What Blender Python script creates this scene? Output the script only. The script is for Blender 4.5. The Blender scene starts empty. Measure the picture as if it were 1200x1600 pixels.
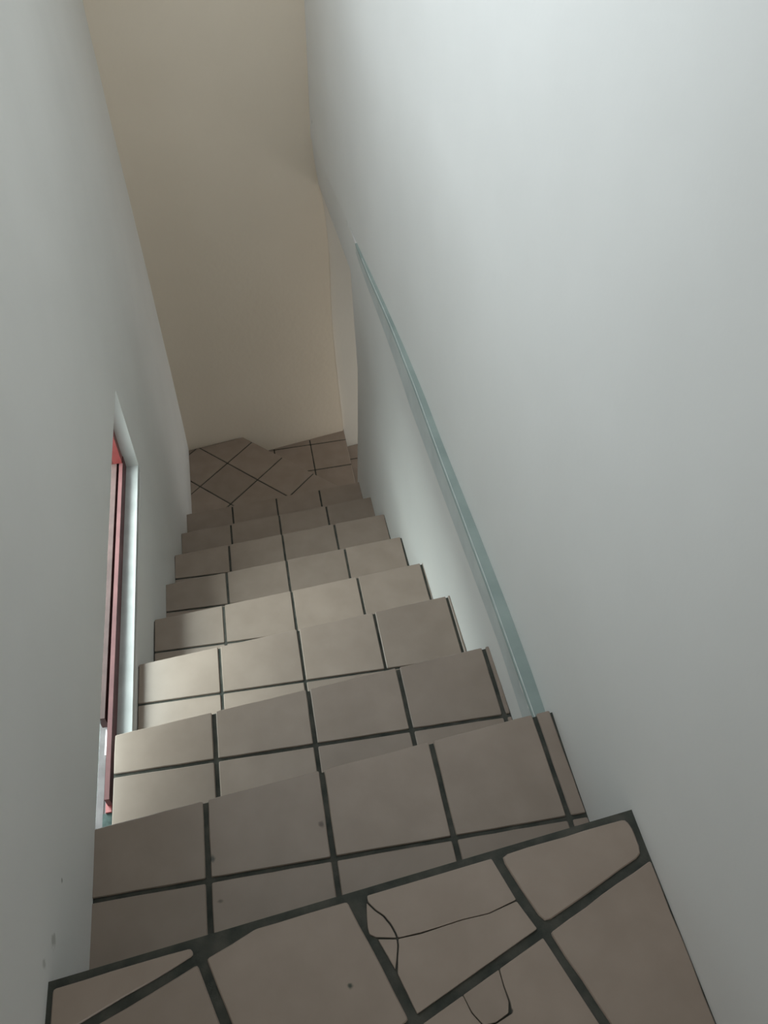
import bpy, math, random
from mathutils import Matrix, Vector, noise
random.seed(7)
scene = bpy.context.scene
COL = scene.collection

# ------------------------------------------------------------------ camera
CAM_H = 1.1866
cam_d = bpy.data.cameras.new('camera')
cam_d.sensor_fit = 'VERTICAL'
cam_d.sensor_height = 32.0
cam_d.lens = 1217.6 / 1600.0 * 32.0
cam_d.clip_start = 0.02
cam = bpy.data.objects.new('camera', cam_d)
COL.objects.link(cam)
RT = Vector((0.9819, -0.1873, 0.0250))
FW = Vector((0.1420, 0.6434, -0.7523)).normalized()
RT = (RT - FW * RT.dot(FW)).normalized()
UP = RT.cross(FW)
m = Matrix((RT, UP, -FW)).transposed().to_4x4()
m.translation = (0, 0, CAM_H)
cam.matrix_world = m
scene.camera = cam

# ------------------------------------------------------------------ world, daylight, exposure
w = bpy.data.worlds.new('overcast_sky')
w.use_nodes = True
w.node_tree.nodes['Background'].inputs['Color'].default_value = (0.86, 0.95, 1.0, 1)
w.node_tree.nodes['Background'].inputs['Strength'].default_value = 1.5
scene.world = w

def area_light(name, loc, rot, sx, sy, power, color):
    d = bpy.data.lights.new(name, 'AREA')
    d.shape = 'RECTANGLE'
    d.size, d.size_y, d.energy, d.color = sx, sy, power, color
    o = bpy.data.objects.new(name, d)
    o.location, o.rotation_euler = loc, rot
    COL.objects.link(o)
    return o
R90 = math.pi / 2
# daylight through the upper side window, the low stair window and the lower passage
area_light('upper_window_daylight', (-1.00, 1.85, 1.85), (0, -math.radians(50), 0), 1.3, 2.1, 25.0, (0.82, 0.93, 1.0))
area_light('low_window_daylight', (-1.08, 2.02, 0.23), (0, -math.radians(46), 0), 0.95, 1.7, 108.0, (0.93, 0.97, 1.0))
area_light('hallway_fill', (0.05, -4.5, 1.2), (R90, 0, 0), 0.7, 1.9, 16.0, (1.0, 0.95, 0.88))  # unseen fill light added behind the viewer to brighten the back wall
area_light('passage_daylight', (1.66, 3.0, -1.75), (0, R90, 0), 1.0, 0.6, 1.9, (1.0, 0.92, 0.82))

vs = scene.view_settings
vs.view_transform = 'Standard'
vs.look = 'None'
vs.gamma = 1.0
vs.use_curve_mapping = False
vs.exposure = 0.09

# ------------------------------------------------------------------ helpers
def new_mat(name, color, rough, spec=0.5):
    mt = bpy.data.materials.new(name)
    mt.use_nodes = True
    b = mt.node_tree.nodes['Principled BSDF']
    b.inputs['Base Color'].default_value = (*color, 1)
    b.inputs['Roughness'].default_value = rough
    b.inputs['Specular IOR Level'].default_value = spec
    return mt

def nd(mt, kind, **kw):
    n = mt.node_tree.nodes.new(kind)
    for k, v in kw.items():
        setattr(n, k, v)
    return n

def vary(mt, c1, c2, scale, detail=4.0, bump=0.0, bscale=60.0, bdist=0.002, rnd=0.0, spots=()):
    """mottled colour between c1 and c2, optional fine relief, per-object tone and worn spots"""
    nt = mt.node_tree
    L = nt.links.new
    b = nt.nodes['Principled BSDF']
    geo = nd(mt, 'ShaderNodeNewGeometry')
    n1 = nd(mt, 'ShaderNodeTexNoise')
    n1.inputs['Scale'].default_value = scale
    n1.inputs['Detail'].default_value = detail
    L(geo.outputs['Position'], n1.inputs['Vector'])
    r = nd(mt, 'ShaderNodeValToRGB')
    r.color_ramp.elements[0].position, r.color_ramp.elements[1].position = 0.32, 0.68
    r.color_ramp.elements[0].color, r.color_ramp.elements[1].color = (*c1, 1), (*c2, 1)
    L(n1.outputs['Fac'], r.inputs['Fac'])
    out = r.outputs['Color']
    if rnd > 0:
        oi = nd(mt, 'ShaderNodeObjectInfo')
        mp = nd(mt, 'ShaderNodeMapRange')
        mp.inputs['To Min'].default_value, mp.inputs['To Max'].default_value = 1 - rnd, 1 + rnd
        L(oi.outputs['Random'], mp.inputs['Value'])
        hs = nd(mt, 'ShaderNodeHueSaturation')
        L(mp.outputs['Result'], hs.inputs['Value'])
        L(out, hs.inputs['Color'])
        out = hs.outputs['Color']
    for (p, rad, col, amt) in spots:
        d = nd(mt, 'ShaderNodeVectorMath', operation='DISTANCE')
        n3 = nd(mt, 'ShaderNodeTexNoise')
        n3.inputs['Scale'].default_value = 90.0
        L(geo.outputs['Position'], n3.inputs['Vector'])
        L(geo.outputs['Position'], d.inputs[0])
        d.inputs[1].default_value = p
        ad = nd(mt, 'ShaderNodeMath', operation='MULTIPLY_ADD')
        L(n3.outputs['Fac'], ad.inputs[0])
        ad.inputs[1].default_value = rad * 1.6
        L(d.outputs['Value'], ad.inputs[2])
        mp = nd(mt, 'ShaderNodeMapRange', interpolation_type='SMOOTHSTEP')
        L(ad.outputs['Value'], mp.inputs['Value'])
        mp.inputs['From Min'].default_value, mp.inputs['From Max'].default_value = rad * 1.1, rad * 1.9
        mp.inputs['To Min'].default_value, mp.inputs['To Max'].default_value = amt, 0.0
        mx = nd(mt, 'ShaderNodeMix', data_type='RGBA')
        L(mp.outputs['Result'], mx.inputs['Factor'])
        L(out, mx.inputs[6])
        mx.inputs[7].default_value = (*col, 1)
        out = mx.outputs[2]
    L(out, b.inputs['Base Color'])
    if bump > 0:
        n2 = nd(mt, 'ShaderNodeTexNoise')
        n2.inputs['Scale'].default_value = bscale
        n2.inputs['Detail'].default_value = 5.0
        L(geo.outputs['Position'], n2.inputs['Vector'])
        bp = nd(mt, 'ShaderNodeBump')
        bp.inputs['Strength'].default_value = bump
        bp.inputs['Distance'].default_value = bdist
        L(n2.outputs['Fac'], bp.inputs['Height'])
        L(bp.outputs['Normal'], b.inputs['Normal'])
    return mt

PLASTER = vary(new_mat('white_plaster', (0.7, 0.7, 0.68), 0.8, 0.3), (0.735, 0.72, 0.69), (0.775, 0.76, 0.73), 2.5, 5,
               bump=0.15, bscale=55, bdist=0.002,
               spots=[((-0.3655, 0.42, -0.03), 0.004, (0.25, 0.25, 0.2), 0.8),
                      ((-0.366, 0.335, -0.012), 0.012, (0.33, 0.32, 0.27), 0.55),
                      ((-0.366, 0.30, 0.02), 0.008, (0.33, 0.32, 0.27), 0.5),
                      ((-0.42, 3.10, -0.05), 0.012, (0.35, 0.31, 0.27), 0.6),
                      ((0.36, 3.27, -0.16), 0.008, (0.35, 0.31, 0.27), 0.5)])
CREAM = vary(new_mat('cream_plaster', (0.66, 0.61, 0.53), 0.8, 0.3), (0.76, 0.66, 0.535), (0.80, 0.70, 0.575), 2.0, 5,
             bump=0.4, bscale=45, bdist=0.002)
WARM = vary(new_mat('warm_white_plaster', (0.74, 0.7, 0.63), 0.8, 0.3), (0.70, 0.655, 0.585), (0.74, 0.695, 0.625), 2.0, 5, bump=0.3, bscale=45, bdist=0.002)
TILE = vary(new_mat('tan_ceramic_tile', (0.3, 0.24, 0.2), 0.38, 0.5), (0.305, 0.238, 0.192), (0.345, 0.272, 0.222), 14, 6,
            bump=0.05, bscale=120, bdist=0.001, rnd=0.07,
            spots=[((.0245, .2053, 0), .0045, (.02, .035, .022), .95), ((.0184, .4925, -.2), .0065, (.07, .045, .03), .75),
                   ((-.1612, .3981, -.2), .0055, (.08, .06, .04), .7), ((-.172, .4665, -.2), .007, (.03, .04, .03), .8),
                   ((.1250, .1100, 0), .004, (.05, .05, .04), .7), ((.2262, .1400, 0), .004, (.04, .04, .035), .9)])
GROUT = vary(new_mat('dark_grout', (0.04, 0.04, 0.035), 0.9, 0.2), (0.045, 0.05, 0.043), (0.095, 0.092, 0.078), 30, 6,
             bump=0.6, bscale=180, bdist=0.002)
LEDGE = vary(new_mat('grey_green_paint', (0.2, 0.25, 0.23), 0.6, 0.4), (0.29, 0.35, 0.33), (0.36, 0.425, 0.40), 12, 5,
             bump=0.3, bscale=90, bdist=0.001)
BAND = vary(new_mat('pale_grey', (0.45, 0.48, 0.46), 0.6, 0.4), (0.52, 0.55, 0.535), (0.60, 0.63, 0.61), 12, 5,
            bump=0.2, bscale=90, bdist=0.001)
BEAD = vary(new_mat('pale_paint_bead', (0.6, 0.63, 0.61), 0.5, 0.4), (0.55, 0.58, 0.56), (0.66, 0.69, 0.67), 40, 4)
CONC = vary(new_mat('grey_concrete', (0.3, 0.3, 0.29), 0.9, 0.2), (0.10, 0.10, 0.095), (0.14, 0.14, 0.134), 25, 5, bump=0.3, bscale=150)
REDP = vary(new_mat('red_oxide_paint', (0.35, 0.1, 0.09), 0.6, 0.3), (0.10, 0.036, 0.036), (0.14, 0.054, 0.053), 18, 5)
PEACH = vary(new_mat('faded_pink_paint', (0.3, 0.2, 0.18), 0.65, 0.3), (0.06, 0.034, 0.030), (0.085, 0.048, 0.044), 30, 4)
REDB = vary(new_mat('bright_red_paint', (0.5, 0.09, 0.07), 0.4, 0.5), (0.22, 0.04, 0.038), (0.28, 0.06, 0.054), 18, 5)
WHITEP = vary(new_mat('white_gloss_paint', (0.75, 0.76, 0.74), 0.45, 0.5), (0.50, 0.505, 0.49), (0.58, 0.585, 0.57), 20, 5,
              bump=0.2, bscale=80, bdist=0.001)
DARKP = vary(new_mat('dark_green_mortar', (0.03, 0.05, 0.045), 0.8, 0.3), (0.02, 0.035, 0.03), (0.05, 0.08, 0.07), 60, 4)

GLASS = bpy.data.materials.new('window_glass')
GLASS.use_nodes = True
_nt = GLASS.node_tree
_nt.nodes.clear()
_o = _nt.nodes.new('ShaderNodeOutputMaterial')
_mx = _nt.nodes.new('ShaderNodeMixShader')
_t = _nt.nodes.new('ShaderNodeBsdfTransparent')
_t.inputs['Color'].default_value = (0.9, 0.95, 0.93, 1)
_g = _nt.nodes.new('ShaderNodeBsdfGlossy')
_g.inputs['Roughness'].default_value = 0.03
_mx.inputs[0].default_value = 0.06
_nt.links.new(_t.outputs[0], _mx.inputs[1])
_nt.links.new(_g.outputs[0], _mx.inputs[2])
_nt.links.new(_mx.outputs[0], _o.inputs['Surface'])

def link(name, me, mat, parent=None):
    me.materials.append(mat)
    o = bpy.data.objects.new(name, me)
    COL.objects.link(o)
    if parent is not None:
        o.parent = parent
    return o

def tag(o, label=None, cat=None, kind=None, group=None):
    if label: o['label'] = label
    if cat: o['category'] = cat
    if kind: o['kind'] = kind
    if group: o['group'] = group
    return o

def empty(name, loc=(0, 0, 0)):
    o = bpy.data.objects.new(name, None)
    o.location = loc
    o.empty_display_size = 0.1
    COL.objects.link(o)
    return o

class MB:
    """collects faces into one mesh; smooth flags per face"""
    def __init__(s):
        s.v, s.f, s.sm = [], [], []
    def grid(s, fn, nu, nv, flip=False, smooth=True):
        b = len(s.v)
        for i in range(nu + 1):
            for j in range(nv + 1):
                s.v.append(fn(i / nu, j / nv))
        for i in range(nu):
            for j in range(nv):
                q = [b + i * (nv + 1) + j, b + (i + 1) * (nv + 1) + j, b + (i + 1) * (nv + 1) + j + 1, b + i * (nv + 1) + j + 1]
                s.f.append(q[::-1] if flip else q)
                s.sm.append(smooth)
    def poly(s, pts):
        b = len(s.v)
        s.v += [tuple(p) for p in pts]
        s.f.append(list(range(b, b + len(pts))))
        s.sm.append(False)
    def prism(s, poly, z0, z1):
        n = len(poly)
        s.poly([(x, y, z1) for x, y in poly])
        s.poly([(x, y, z0) for x, y in reversed(poly)])
        for i in range(n):
            a, c = poly[i], poly[(i + 1) % n]
            s.poly([(a[0], a[1], z0), (c[0], c[1], z0), (c[0], c[1], z1), (a[0], a[1], z1)])
    def box(s, x0, x1, y0, y1, z0, z1):
        s.prism([(x0, y0), (x1, y0), (x1, y1), (x0, y1)], z0, z1)
    def build(s, name, mat, parent=None):
        me = bpy.data.meshes.new(name)
        me.from_pydata(s.v, [], s.f)
        me.polygons.foreach_set('use_smooth', s.sm)
        me.update()
        return link(name, me, mat, parent)

def tab(t, y):
    if y <= t[0][0]: return t[0][1]
    for (a, p), (b, q) in zip(t, t[1:]):
        if y <= b:
            k = (y - a) / (b - a)
            return p + (q - p) * k
    return t[-1][1]

def smoothtab(t, y, r=0.12):
    return sum(tab(t, y + d * r) * wt for d, wt in ((-1, .15), (-.5, .22), (0, .26), (.5, .22), (1, .15)))

def wob(y, z, amp=0.0016, sc=2.2, seed=0.0):
    return amp * (noise.noise(Vector((y * sc, z * sc, seed))) + 0.5 * noise.noise(Vector((y * sc * 3, z * sc * 3, seed + 5))))

def wall_panel(mb, fx, xb, y0, y1, z0, z1, side, step=0.04):
    """closed panel whose room face follows x = fx(y, z); z0, z1 may be functions of y; side = +1 faces +x"""
    Z0 = z0 if callable(z0) else (lambda y: z0)
    Z1 = z1 if callable(z1) else (lambda y: z1)
    nu = max(1, int((y1 - y0) / step))
    nv = max(1, int((Z1(y0) - Z0(y0)) / step))
    P = lambda u, v: (lambda y: (lambda z: (fx(y, z), y, z))(Z0(y) + (Z1(y) - Z0(y)) * v))(y0 + (y1 - y0) * u)
    mb.grid(P, nu, nv, flip=side < 0)
    Bk = lambda u, v: (xb, P(u, v)[1], P(u, v)[2])
    mb.grid(Bk, 1, 1, flip=side > 0, smooth=False)
    lerp = lambda a, b, k: tuple(a[i] + (b[i] - a[i]) * k for i in range(3))
    mb.grid(lambda u, v: lerp(P(u, 0), Bk(u, 0), v), nu, 1, flip=side > 0, smooth=False)
    mb.grid(lambda u, v: lerp(P(u, 1), Bk(u, 1), v), nu, 1, flip=side < 0, smooth=False)
    mb.grid(lambda u, v: lerp(P(0, u), Bk(0, u), v), nv, 1, flip=side < 0, smooth=False)
    mb.grid(lambda u, v: lerp(P(1, u), Bk(1, u), v), nv, 1, flip=side > 0, smooth=False)

# ------------------------------------------------------------------ stair measures
H, PITCH, X0, B = 0.1998, 0.21, 0.0309, 0.0886
A = [0.316, 0.584, 0.860, 1.151, 1.423, 1.701, 1.988, 2.267, 2.554]
GROW = {1: 0.431, 2: 0.731, 3: 0.998}
nose = lambda k, x: A[k] + B * x
BACK = lambda x: 3.247 + 0.205 * x
Z9, Z10 = -1.798, -1.948
CEIL = 2.3

# ------------------------------------------------------------------ walls
LT = [(-2, -.362), (.35, -.365), (.6, -.368), (1.0, -.375), (1.65, -.384), (2.4, -.391), (3.3, -.399)]
def xl(y, z):
    return smoothtab(LT, y) - 0.012 * max(0, min(1, (z + 1.2) / 1.2)) * max(0, min(1, (y - 1.9) / 1.3)) + wob(y, z, seed=1)
LINT = lambda y: -0.203 - 0.038 * max(0, min(1.2, y - 0.57))
SILL = -0.550
WY0, WY1 = 0.50, 1.80
mb = MB()
XB = -0.50
wall_panel(mb, xl, XB, -4.6, WY0, -0.9, CEIL, 1)
def xlow(y, z):
    k = max(0, min(1, (y - 1.35) / .45))
    return (-0.3865 + wob(y, z, .001, seed=1)) * (1 - k) + xl(y, z) * k
wall_panel(mb, xlow, XB, WY0, WY1, -2.5, SILL - .028, 1)
wall_panel(mb, xl, -.465, WY0, .85, LINT, CEIL, 1)
wall_panel(mb, xl, -.465, .85, WY1, LINT, .85, 1)
wall_panel(mb, xl, XB, .85, 2.55, 2.2, CEIL, 1)
wall_panel(mb, xl, XB, WY1, 2.55, -2.5, .85, 1)
wall_panel(mb, xl, XB, 2.55, 3.32, -2.5, CEIL, 1)
tag(mb.build('wall_left', PLASTER), 'white plaster wall on the left above the low red-framed window', 'wall', 'structure')

RU = [(-2, .490), (.45, .485), (.66, .490), (.80, .491), (.93, .487), (1.12, .481), (1.4, .469), (1.75, .459), (2.1, .438), (2.33, .418), (2.5, .407), (2.8, .389), (3.4, .352)]
RL = [(.4, .466), (.65, .463), (1.0, .458), (1.38, .448), (1.74, .441), (2.02, .430), (2.27, .412), (2.45, .405), (2.7, .400)]
LEDGE_Z = -0.243
zfl = lambda y: -0.2 - 0.70 * max(0, y - 0.6)
CORN = [(-1.9, .470), (-1.58, .446), (-1.28, .427), (-1.05, .420), (-.8, .418), (-.6, .405), (-.34, .368), (-.15, .353)]
def xru(y, z):                      # right wall above the ledge
    return smoothtab(RU, y) + wob(y, z, .0016, seed=2)
def xrl(y, z):                      # right wall below the ledge
    top = smoothtab(RL, y)
    bot = 0.476 - 0.0135 * y
    t = max(0, min(1, (z - LEDGE_Z) / (zfl(y) - LEDGE_Z - 1e-4)))
    return top + (bot - top) * min(1, t / .5) + wob(y, z, .001, seed=3)
YE = 2.63                            # end of the thicker lower wall
def xrf(y, z):                      # over the opening at the foot of the stairs
    k = (y - YE) / (3.33 - YE)
    near = xrl(YE, z) if z < LEDGE_Z else xru(YE, z)
    return near + (tab(CORN, z) - near) * k
mb = MB()
XBR = 0.60
wall_panel(mb, xru, XBR, -4.6, 0.66, -0.9, CEIL, -1)
wall_panel(mb, xru, XBR, 0.66, 3.55, LEDGE_Z, CEIL, -1)
wall_panel(mb, xrl, XBR, 0.60, YE, -2.5, LEDGE_Z - .004, -1)
wall_panel(mb, xrf, XBR, YE, 3.5, -0.45, LEDGE_Z, -1)
wr = tag(mb.build('wall_right', PLASTER), 'pale plaster wall on the right with a narrow ledge along it', 'wall', 'structure')

# grey-green capping on the ledge and the paler band under it
mb = MB()
Y0L, Y1L = 0.56, 2.46
mb.grid(lambda u, v: (lambda y: (xrl(y, LEDGE_Z) - .002 + (xru(y, LEDGE_Z) + .01 - xrl(y, LEDGE_Z) + .002) * v, y, LEDGE_Z + .0015))(Y0L + (Y1L - Y0L) * u), 50, 2, flip=True)
mb.grid(lambda u, v: (lambda y: (xrl(y, LEDGE_Z) - .002, y, LEDGE_Z + .0015 - .006 * v))(Y0L + (Y1L - Y0L) * u), 50, 1, flip=True)
t1 = tag(mb.build('trim_1', LEDGE), 'grey-green painted ledge running along the right wall', 'ledge', 'structure')
mb = MB()
mb.grid(lambda u, v: (lambda y: (xrl(y, LEDGE_Z) + .0005 + .0022 * v, y, LEDGE_Z + .0016 + .0012 * math.sin(math.pi * v)))(Y0L + (Y1L - .1 - Y0L) * u), 50, 4, flip=True)
mb.build('edge_bead', BEAD, t1)
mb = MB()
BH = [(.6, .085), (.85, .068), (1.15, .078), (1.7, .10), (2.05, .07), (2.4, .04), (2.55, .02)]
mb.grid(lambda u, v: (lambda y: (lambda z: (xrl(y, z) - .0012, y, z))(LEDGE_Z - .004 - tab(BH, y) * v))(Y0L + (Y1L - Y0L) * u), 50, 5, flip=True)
mb.build('grey_band', BAND, t1)

# back wall with a shallow set-back where the passage opens
mb = MB()
def backface(x, z, off=0.0):
    return (x, BACK(x) + off + wob(x, z, .002, seed=9), z)
def cornx(z):
    return tab(CORN, z)
zs = lambda v: -2.5 + (CEIL + 2.5) * v
mb.grid(lambda u, v: backface(-.55 + (cornx(zs(v)) + .004 + .55) * u, zs(v)), 24, 100, flip=False)
mb.grid(lambda u, v: (cornx(zs(v)) + .004, backface(cornx(zs(v)), zs(v))[1] + .016 * u, zs(v)), 1, 100, flip=False)
mb.poly([(-.55, 3.6, -2.5), (-.55, 3.6, CEIL), (1.75, 3.75, CEIL), (1.75, 3.75, -2.5)])
tag(mb.build('wall_back', CREAM), 'cream plaster wall at the foot of the stairs', 'wall', 'structure')

mb = MB()
mb.box(-.50, .60, -4.72, -4.6, -.3, .05); mb.box(-.5, -.32, -4.72, -4.6, .05, CEIL); mb.box(.42, .6, -4.72, -4.6, .05, CEIL)
mb.box(-.32, .42, -4.72, -4.6, 2.1, CEIL)
tag(mb.build('wall_front', PLASTER), 'white plaster wall behind the viewer around the landing doorway', 'wall', 'structure')
mb = MB(); mb.box(-.52, .62, -4.75, 3.75, CEIL, CEIL + .1)
tag(mb.build('ceiling', PLASTER), 'white plaster ceiling over the stairwell', 'ceiling', 'structure')
mb = MB()
mb.box(.60, 1.75, YE - .1, YE, -2.7, -.4)
mb.box(.60, 1.85, YE - .1, 3.7, -.45, -.35)
mb.box(1.75, 1.85, YE - .1, 3.75, -1.2, -.45)
mb.grid(lambda u, v: backface(cornx(zs(v)) + .004 + (1.75 - cornx(zs(v))) * u, zs(v), .016), 24, 100, flip=False)
tag(mb.build('wall_passage', WARM), 'pale plaster wall of the passage turning right below', 'wall', 'structure')

# ------------------------------------------------------------------ tiles
def clip(poly, nx, ny, d):           # keep nx*x+ny*y <= d
    out = []
    for i in range(len(poly)):
        a, b = poly[i], poly[(i + 1) % len(poly)]
        da, db = nx * a[0] + ny * a[1] - d, nx * b[0] + ny * b[1] - d
        if da <= 0: out.append(a)
        if da * db < 0:
            t = da / (da - db)
            out.append((a[0] + (b[0] - a[0]) * t, a[1] + (b[1] - a[1]) * t))
    return out
def area(p):
    return 0.5 * sum(p[i][0] * p[(i + 1) % len(p)][1] - p[(i + 1) % len(p)][0] * p[i][1] for i in range(len(p)))
def clip_to(poly, border, inset=None):
    if area(border) < 0: border = border[::-1]
    n = len(border)
    for i in range(n):
        a, b = border[i], border[(i + 1) % n]
        ex, ey = b[0] - a[0], b[1] - a[1]
        l = math.hypot(ex, ey)
        nx, ny = ey / l, -ex / l
        ins = inset[i] if inset else 0
        poly = clip(poly, nx, ny, nx * a[0] + ny * a[1] - ins)
        if len(poly) < 3: return []
    return poly
def clean(p, eps=.0015):
    out = []
    for q in p:
        if not out or math.hypot(q[0] - out[-1][0], q[1] - out[-1][1]) > eps: out.append(q)
    if len(out) > 1 and math.hypot(out[0][0] - out[-1][0], out[0][1] - out[-1][1]) < eps: out.pop()
    return out
def inset_poly(p, d):
    n = len(p); out = []
    for i in range(n):
        a, b, c = Vector(p[i - 1]), Vector(p[i]), Vector(p[(i + 1) % n])
        e1, e2 = (b - a).normalized(), (c - b).normalized()
        n1, n2 = Vector((-e1.y, e1.x)), Vector((-e2.y, e2.x))
        s = n1 + n2
        k = d / max(.35, 1 + n1.dot(n2))
        out.append((b.x + s.x * k, b.y + s.y * k))
    return out
def rounded(p, r):
    n = len(p); out = []
    for i in range(n):
        a, b, c = Vector(p[i - 1]), Vector(p[i]), Vector(p[(i + 1) % n])
        l1, l2 = (a - b).length, (c - b).length
        rr = min(r, l1 * .4, l2 * .4)
        p1, p2 = b + (a - b) / l1 * rr, b + (c - b) / l2 * rr
        out += [tuple(p1), tuple((p1 + 2 * b + p2) / 4), tuple(p2)]
    return out
NT = 0
def ragged(p, amp, seg=.03):
    out = []
    for i in range(len(p)):
        a, b = p[i], p[(i + 1) % len(p)]
        l = math.hypot(b[0] - a[0], b[1] - a[1])
        n = max(1, int(l / seg))
        out.append(a)
        for k in range(1, n):
            d = amp * random.uniform(-1, .6)
            out.append((a[0] + (b[0] - a[0]) * k / n - (b[1] - a[1]) / l * d, a[1] + (b[1] - a[1]) * k / n + (b[0] - a[0]) / l * d))
    return out
def tile(poly, z, parent, r=.004, bev=.0016, th=.009, jitter=True, name='tile', rag=0.0):
    """one ceramic tile (or piece of one): plan outline, top at z"""
    global NT
    poly = clean(poly)
    if len(poly) < 3: return None
    if area(poly) < 0: poly = poly[::-1]
    if area(poly) < 6e-5: return None
    poly = rounded(poly, r)
    if rag: poly = ragged(poly, rag)
    cx = sum(p[0] for p in poly) / len(poly); cy = sum(p[1] for p in poly) / len(poly)
    loc = [(p[0] - cx, p[1] - cy) for p in poly]
    ins = inset_poly(loc, bev)
    n = len(loc)
    v = [(x, y, -th) for x, y in loc] + [(x, y, -bev) for x, y in loc] + [(x, y, 0) for x, y in ins]
    f = [list(range(2 * n, 3 * n))]
    for i in range(n):
        j = (i + 1) % n
        f += [[i, j, n + j, n + i], [n + i, n + j, 2 * n + j, 2 * n + i]]
    me = bpy.data.meshes.new(name)
    me.from_pydata(v, [], f)
    o = link(name, me, TILE, parent)
    o.location = (cx, cy, z)
    if jitter:
        o.rotation_euler = (random.uniform(-.004, .004), random.uniform(-.004, .004), random.uniform(-.004, .004))
    NT += 1
    return o

GD = .0035                            # joints lie this much below the tile faces

# upper landing -------------------------------------------------------------
FLX0, FLX1 = -0.372, 0.494
mb = MB()
lp = [(FLX0, -4.65), (FLX1, -4.65), (FLX1, nose(0, FLX1)), (FLX0, nose(0, FLX0))]
mb.prism(lp, -.199, -GD)
floor = tag(mb.build('floor', GROUT), 'upper landing floor of tan tiles laid at a slant', 'floor', 'structure')
th = math.radians(20.0)
c20, s20 = math.cos(th), math.sin(th)
def uw(u, v): return (u * c20 - v * s20, u * s20 + v * c20)
U0, W0 = .146, .107
border = [(FLX0 + .006, -2.1), (.486, -2.1), (.486, nose(0, .486)), (FLX0 + .006, nose(0, FLX0 + .006))]
inset = [0, .003, .011, .008]
g = .0065
front = lambda x: nose(0, x) - .011
def on_front(u):                      # where the joint line u meets the front edge of the landing tiles
    v = .2
    for _ in range(30):
        x, y = uw(u, v)
        v += (front(x) - y) * .9
    return uw(u, v)
for i in range(-6, 8):
    for j in range(-12, 4):
        u0, v0 = U0 + i * PITCH, W0 + j * PITCH
        cell = [uw(u0 + g, v0 + g), uw(u0 + PITCH - g, v0 + g), uw(u0 + PITCH - g, v0 + PITCH - g), uw(u0 + g, v0 + PITCH - g)]
        if (i, j) == (0, 0):          # the cracked tile at the edge of the first step: four pieces of it
            bl, br = cell[0], cell[1]
            fr = on_front(u0 + PITCH - g)
            arc = [(.0640, .3020), (.0735, .2897), (.0834, .2808), (.0912, .2677), (.0954, .2566), (.0965, .2500), (.0960, .2410), (.0918, .2260), (.0876, .2140)]
            cross = [(.0965, .2500), (.1300, .2502), (.1600, .2530), (.1914, .2562), (.2282, .2570), (.2720, .2665)]
            pc = .0011                # half the width of the open cracks
            top = [(.0650, front(.065)), fr, (cross[-1][0], cross[-1][1] + pc * .7)]
            top += [(x, y + pc * (.45 if 1 < k < 5 else .9)) for k, (x, y) in reversed(list(enumerate(cross)))][1:-1]
            top += [(x + pc, y + pc * .4) for x, y in reversed(arc[:6])]
            tile(top, 0, floor, r=.002, bev=.0006, jitter=False)
            low = [(x, y - pc * (.45 if 1 < k < 5 else .9)) for k, (x, y) in enumerate(cross)][1:] + [br, bl]
            low += [(arc[8][0] + pc, arc[8][1] - .006)] + [(x + pc, y) for x, y in reversed(arc[5:8])]
            low[-1] = (arc[5][0] + pc, arc[5][1] - pc)
            tile(low, 0, floor, r=.002, bev=.0006, jitter=False)
            pa = [(x - pc, y - pc * .4) for x, y in arc[:6]] + [(.0680, .2568), (.0600, .2620), (.0590, .2700), (.0605, .2860)]
            pa[5] = (arc[5][0] - pc, arc[5][1] + pc)
            tile(pa, -.0006, floor, r=.0015, bev=.0006, jitter=False)
            pb = [(.0705, .2535), (arc[5][0] - pc, arc[5][1] - pc)] + [(x - pc, y) for x, y in arc[6:9]]
            tile(pb, -.0006, floor, r=.0015, bev=.0006, jitter=False)
            continue
        pl = clip_to(cell, border, inset)
        if len(pl) < 3 or abs(area(pl)) < 2e-4: continue
        if (i, j) == (0, -1):         # tile with a chip broken out of its upper edge
            bl, br, tr, tl = cell
            P = lambda t: (tl[0] + (tr[0] - tl[0]) * t, tl[1] + (tr[1] - tl[1]) * t)
            path = [(.1744, .1470), (.1858, .1300), (.2027, .1298), (.2262, .1372), (.2272, .1500), (.2245, .1682)]
            out = [bl, br, tr, P(.622)] + [(x + (.0004 if x > .2 else -.0004), y - .0004) for x, y in reversed(path)] + [P(.318), tl]
            tile(out, 0, floor, r=.002, bev=.0007, jitter=False)
            pin = [P(.322), (.1751, .1474), (.1863, .1309), (.2027, .1312), (.2215, .1380), (.2255, .1500), (.2236, .1680), P(.616)]
            tile(pin, -.0004, floor, r=.0015, bev=.0006, jitter=False)
            continue
        if (i, j) == (1, 0):
            pl = clip(pl, 1, 0, .4745)
            tile(pl, 0, floor, r=.012, rag=.0012)
            continue
        tile(pl, 0, floor, r=.004, rag=.0012 if abs(i) < 3 and -3 < j else 0)

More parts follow.
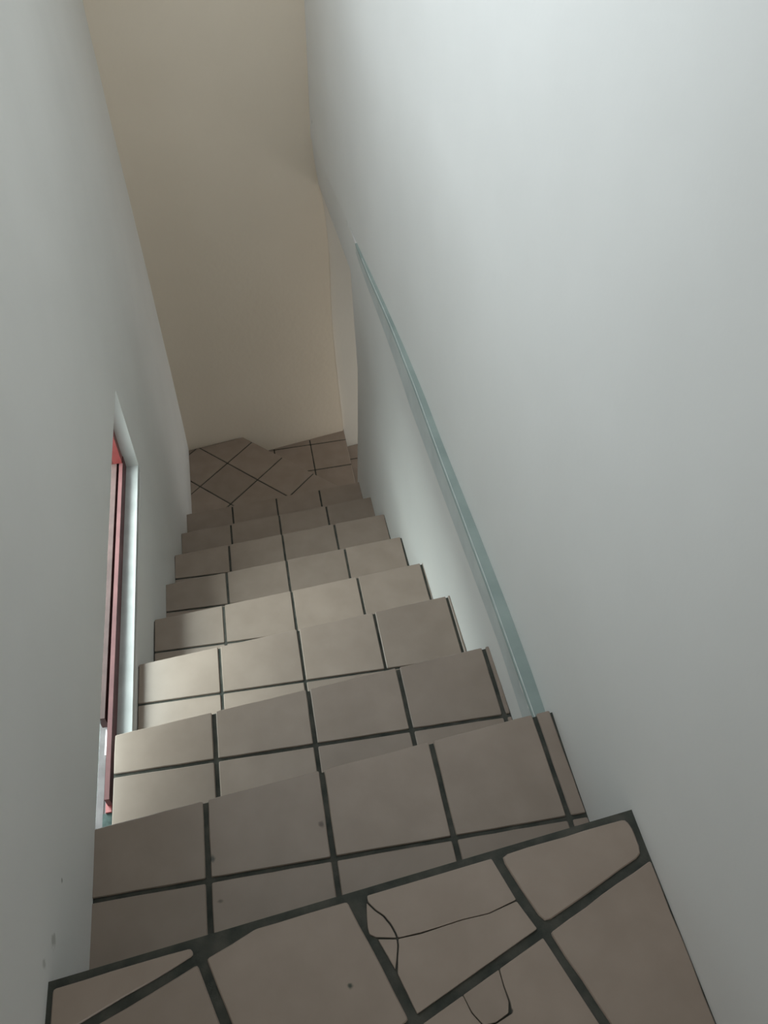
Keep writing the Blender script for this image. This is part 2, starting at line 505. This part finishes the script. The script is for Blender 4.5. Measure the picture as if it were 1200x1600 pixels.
# flight of steps ------------------------------------------------------------
stairs = tag(empty('staircase', (0, 0, -2.2)), 'narrow flight of tan tiled steps going down', 'stairs', 'structure')
def tread(poly, ztop, zbot):
    mb = MB()
    mb.prism([(x, y) for x, y in poly], zbot + 2.2, ztop - GD + 2.2)
    return mb.build('tread', GROUT, stairs)
JX = [X0 + (j - 2) * PITCH for j in range(0, 6)]          # joint lines j = 0..5
LX = {1: -.370, 2: -.389, 3: -.385, 4: -.384, 5: -.386, 6: -.386, 7: -.389, 8: -.393}
for k in range(1, 9):
    z = -k * H
    ym = A[k] - .1
    rx = .484 if k == 1 else .476 - .0135 * ym
    lx = LX[k]
    sx0, sx1 = lx - (.012 if k != 2 else 0.0), rx + .012
    bk = k - 1
    t = tread([(sx0, nose(bk, sx0) - .004), (sx1, nose(bk, sx1) - .004), (sx1, nose(k, sx1) - .002), (sx0, nose(k, sx0) - .002)], z, z - H - .01)
    gy = GROW.get(k, A[k] - .152)
    rows = [(gy, gy + .30), (gy - PITCH, gy)]
    cols = [(lx - .05, JX[1]), (JX[1], JX[2]), (JX[2], JX[3]), (JX[3], JX[4]), (JX[4], JX[5])]
    bd = [(lx, nose(bk, lx) + .004), (rx, nose(bk, rx) + .004), (rx, nose(k, rx)), (lx, nose(k, lx))]
    g = .0048 if k < 3 else .0036
    for (r0, r1) in rows:
        for ci, (c0, c1) in enumerate(cols):
            sl = -.0144
            cell = [(c0 + g, r0 + g * .8 + sl * c0), (c1 - g, r0 + g * .8 + sl * c1), (c1 - g, r1 - g * .8 + sl * c1), (c0 + g, r1 - g * .8 + sl * c0)]
            pl = clip_to(cell, bd, [0, .001, -.002, 0.0005])
            if len(pl) < 3 or abs(area(pl)) < 1.2e-4: continue
            o = tile(pl, z + 2.2, t, r=.003, rag=.0006 if k < 3 else 0)
            NT += 0

# winder step with slanted tiles
xe = lambda y: -.118 + (3.236 - y) * 1.02                 # slanted edge of the winder
p9 = [(-.41, nose(8, -.41) - .006), (.47, nose(8, .47) - .006), (.47, 3.236 - (.47 + .118) / 1.02), (xe(BACK(-.12)), BACK(-.12)), (-.41, BACK(-.41))]
t9 = tread(p9, Z9, Z9 - .19)
cx9, cy9 = -.050, 2.885
s45 = math.sqrt(.5)
for i in range(-4, 4):
    for j in range(-4, 5):
        g = .0032
        e = lambda a, b: (cx9 + (a - b) * s45, cy9 + (a + b) * s45)
        a0, b0 = i * PITCH, j * PITCH
        cell = [e(a0 + g, b0 + g), e(a0 + PITCH - g, b0 + g), e(a0 + PITCH - g, b0 + PITCH - g), e(a0 + g, b0 + PITCH - g)]
        pl = clip_to(cell, p9, [.004, 0, 0, .002, .004])
        if len(pl) < 3 or abs(area(pl)) < 1.5e-4: continue
        tile(pl, Z9 + 2.2, t9, r=.003)
# step right of the winder, then two more down the passage
def plain_step(poly, z, zb, xs, ys, ins):
    t = tread(poly, z, zb)
    g = .0032
    for a, b in zip(xs, xs[1:]):
        for c, d in zip(ys, ys[1:]):
            sk = .05
            pl = clip_to([(a + g, c + g + sk * a), (b - g, c + g + sk * b), (b - g, d - g + sk * b), (a + g, d - g + sk * a)], poly, ins)
            if len(pl) < 3 or abs(area(pl)) < 1.2e-4: continue
            tile(pl, z + 2.2, t, r=.003)
p10 = [(xe(BACK(-.12)), BACK(-.12)), (.478, 3.236 - (.478 + .118) / 1.02), (.478, BACK(.478) + .02), (xe(BACK(-.12)) + .01, BACK(-.1) + .02)]
plain_step(p10, Z10, -2.2, [-.15, .06, .270, .480], [2.62, 2.83, 3.04, 3.245, 3.455], [0, 0, .012, 0])
p11 = [(.476, YE - .05), (.76, YE - .05), (.76, BACK(.76) + .02), (.476, BACK(.476) + .02)]
plain_step(p11, -2.10, -2.4, [.478, .69, .90], [2.60, 2.81, 3.02, 3.23, 3.44], [0, 0, .006, 0])
p12 = [(.758, YE - .05), (1.75, YE - .05), (1.75, BACK(1.75) + .02), (.758, BACK(.758) + .02)]
plain_step(p12, -2.28, -2.5, [.76, .97, 1.18, 1.39, 1.60, 1.81], [2.57, 2.78, 2.99, 3.20, 3.41, 3.62], [0, 0, .006, 0])

# ------------------------------------------------------------------ low window beside the steps
win = tag(empty('window_1', (-.43, 1.18, SILL)), 'low red-framed window beside the steps, seen from above', 'window', 'structure')
def wpart(name, mb, mat, parent=win):
    ox, oy, oz = (-.43, 1.18, SILL)
    mb.v = [(x - ox, y - oy, z - oz) for x, y, z in mb.v]
    return mb.build(name, mat, parent)
mb = MB(); mb.box(-.4475, -.3868, .86, WY1 + .002, SILL - .030, SILL)
wpart('window_sill', mb, WHITEP)
mb = MB(); mb.box(-.50, -.4475, .44, WY1 + .002, SILL - .030, SILL - .012); mb.box(-.4475, -.405, .44, .86, SILL - .030, SILL - .014)
wpart('outer_sill', mb, CONC)
mb = MB(); mb.box(-.4325, -.4220, .735, WY1, SILL, SILL + .045)
wpart('bottom_rail', mb, REDP)
mb = MB(); mb.box(-.4395, -.4325, .93, WY1, SILL, SILL + .022)
wpart('rail_groove', mb, REDP)
mb = MB(); mb.box(-.4550, -.4395, .93, WY1, SILL, SILL + .045)
wpart('outer_rail', mb, PEACH)
mb = MB(); mb.box(-.458, -.424, WY1 - .03, WY1 - .002, SILL + .045, LINT(1.8) + .02)
wpart('window_stile', mb, REDB)
mb = MB(); mb.box(-.458, -.424, .50, .53, SILL, LINT(.5) + .02)
wpart('window_stile', mb, REDB)
mb = MB(); mb.box(-.458, -.424, .53, WY1 - .03, LINT(1.2) - .02, LINT(1.2) + .03)
wpart('top_rail', mb, REDP)
mb = MB(); mb.box(-.4520, -.4490, .53, WY1 - .03, SILL + .04, LINT(1.2) - .02)
wpart('window_pane', mb, GLASS)
mb = MB(); mb.box(-.444, -.424, .66, .72, SILL - .014, SILL + .006)
wpart('mortar_lump', mb, DARKP)
mb = MB(); mb.box(-.437, -.424, .72, .745, SILL - .014, SILL + .012)
wpart('rail_end', mb, REDB)
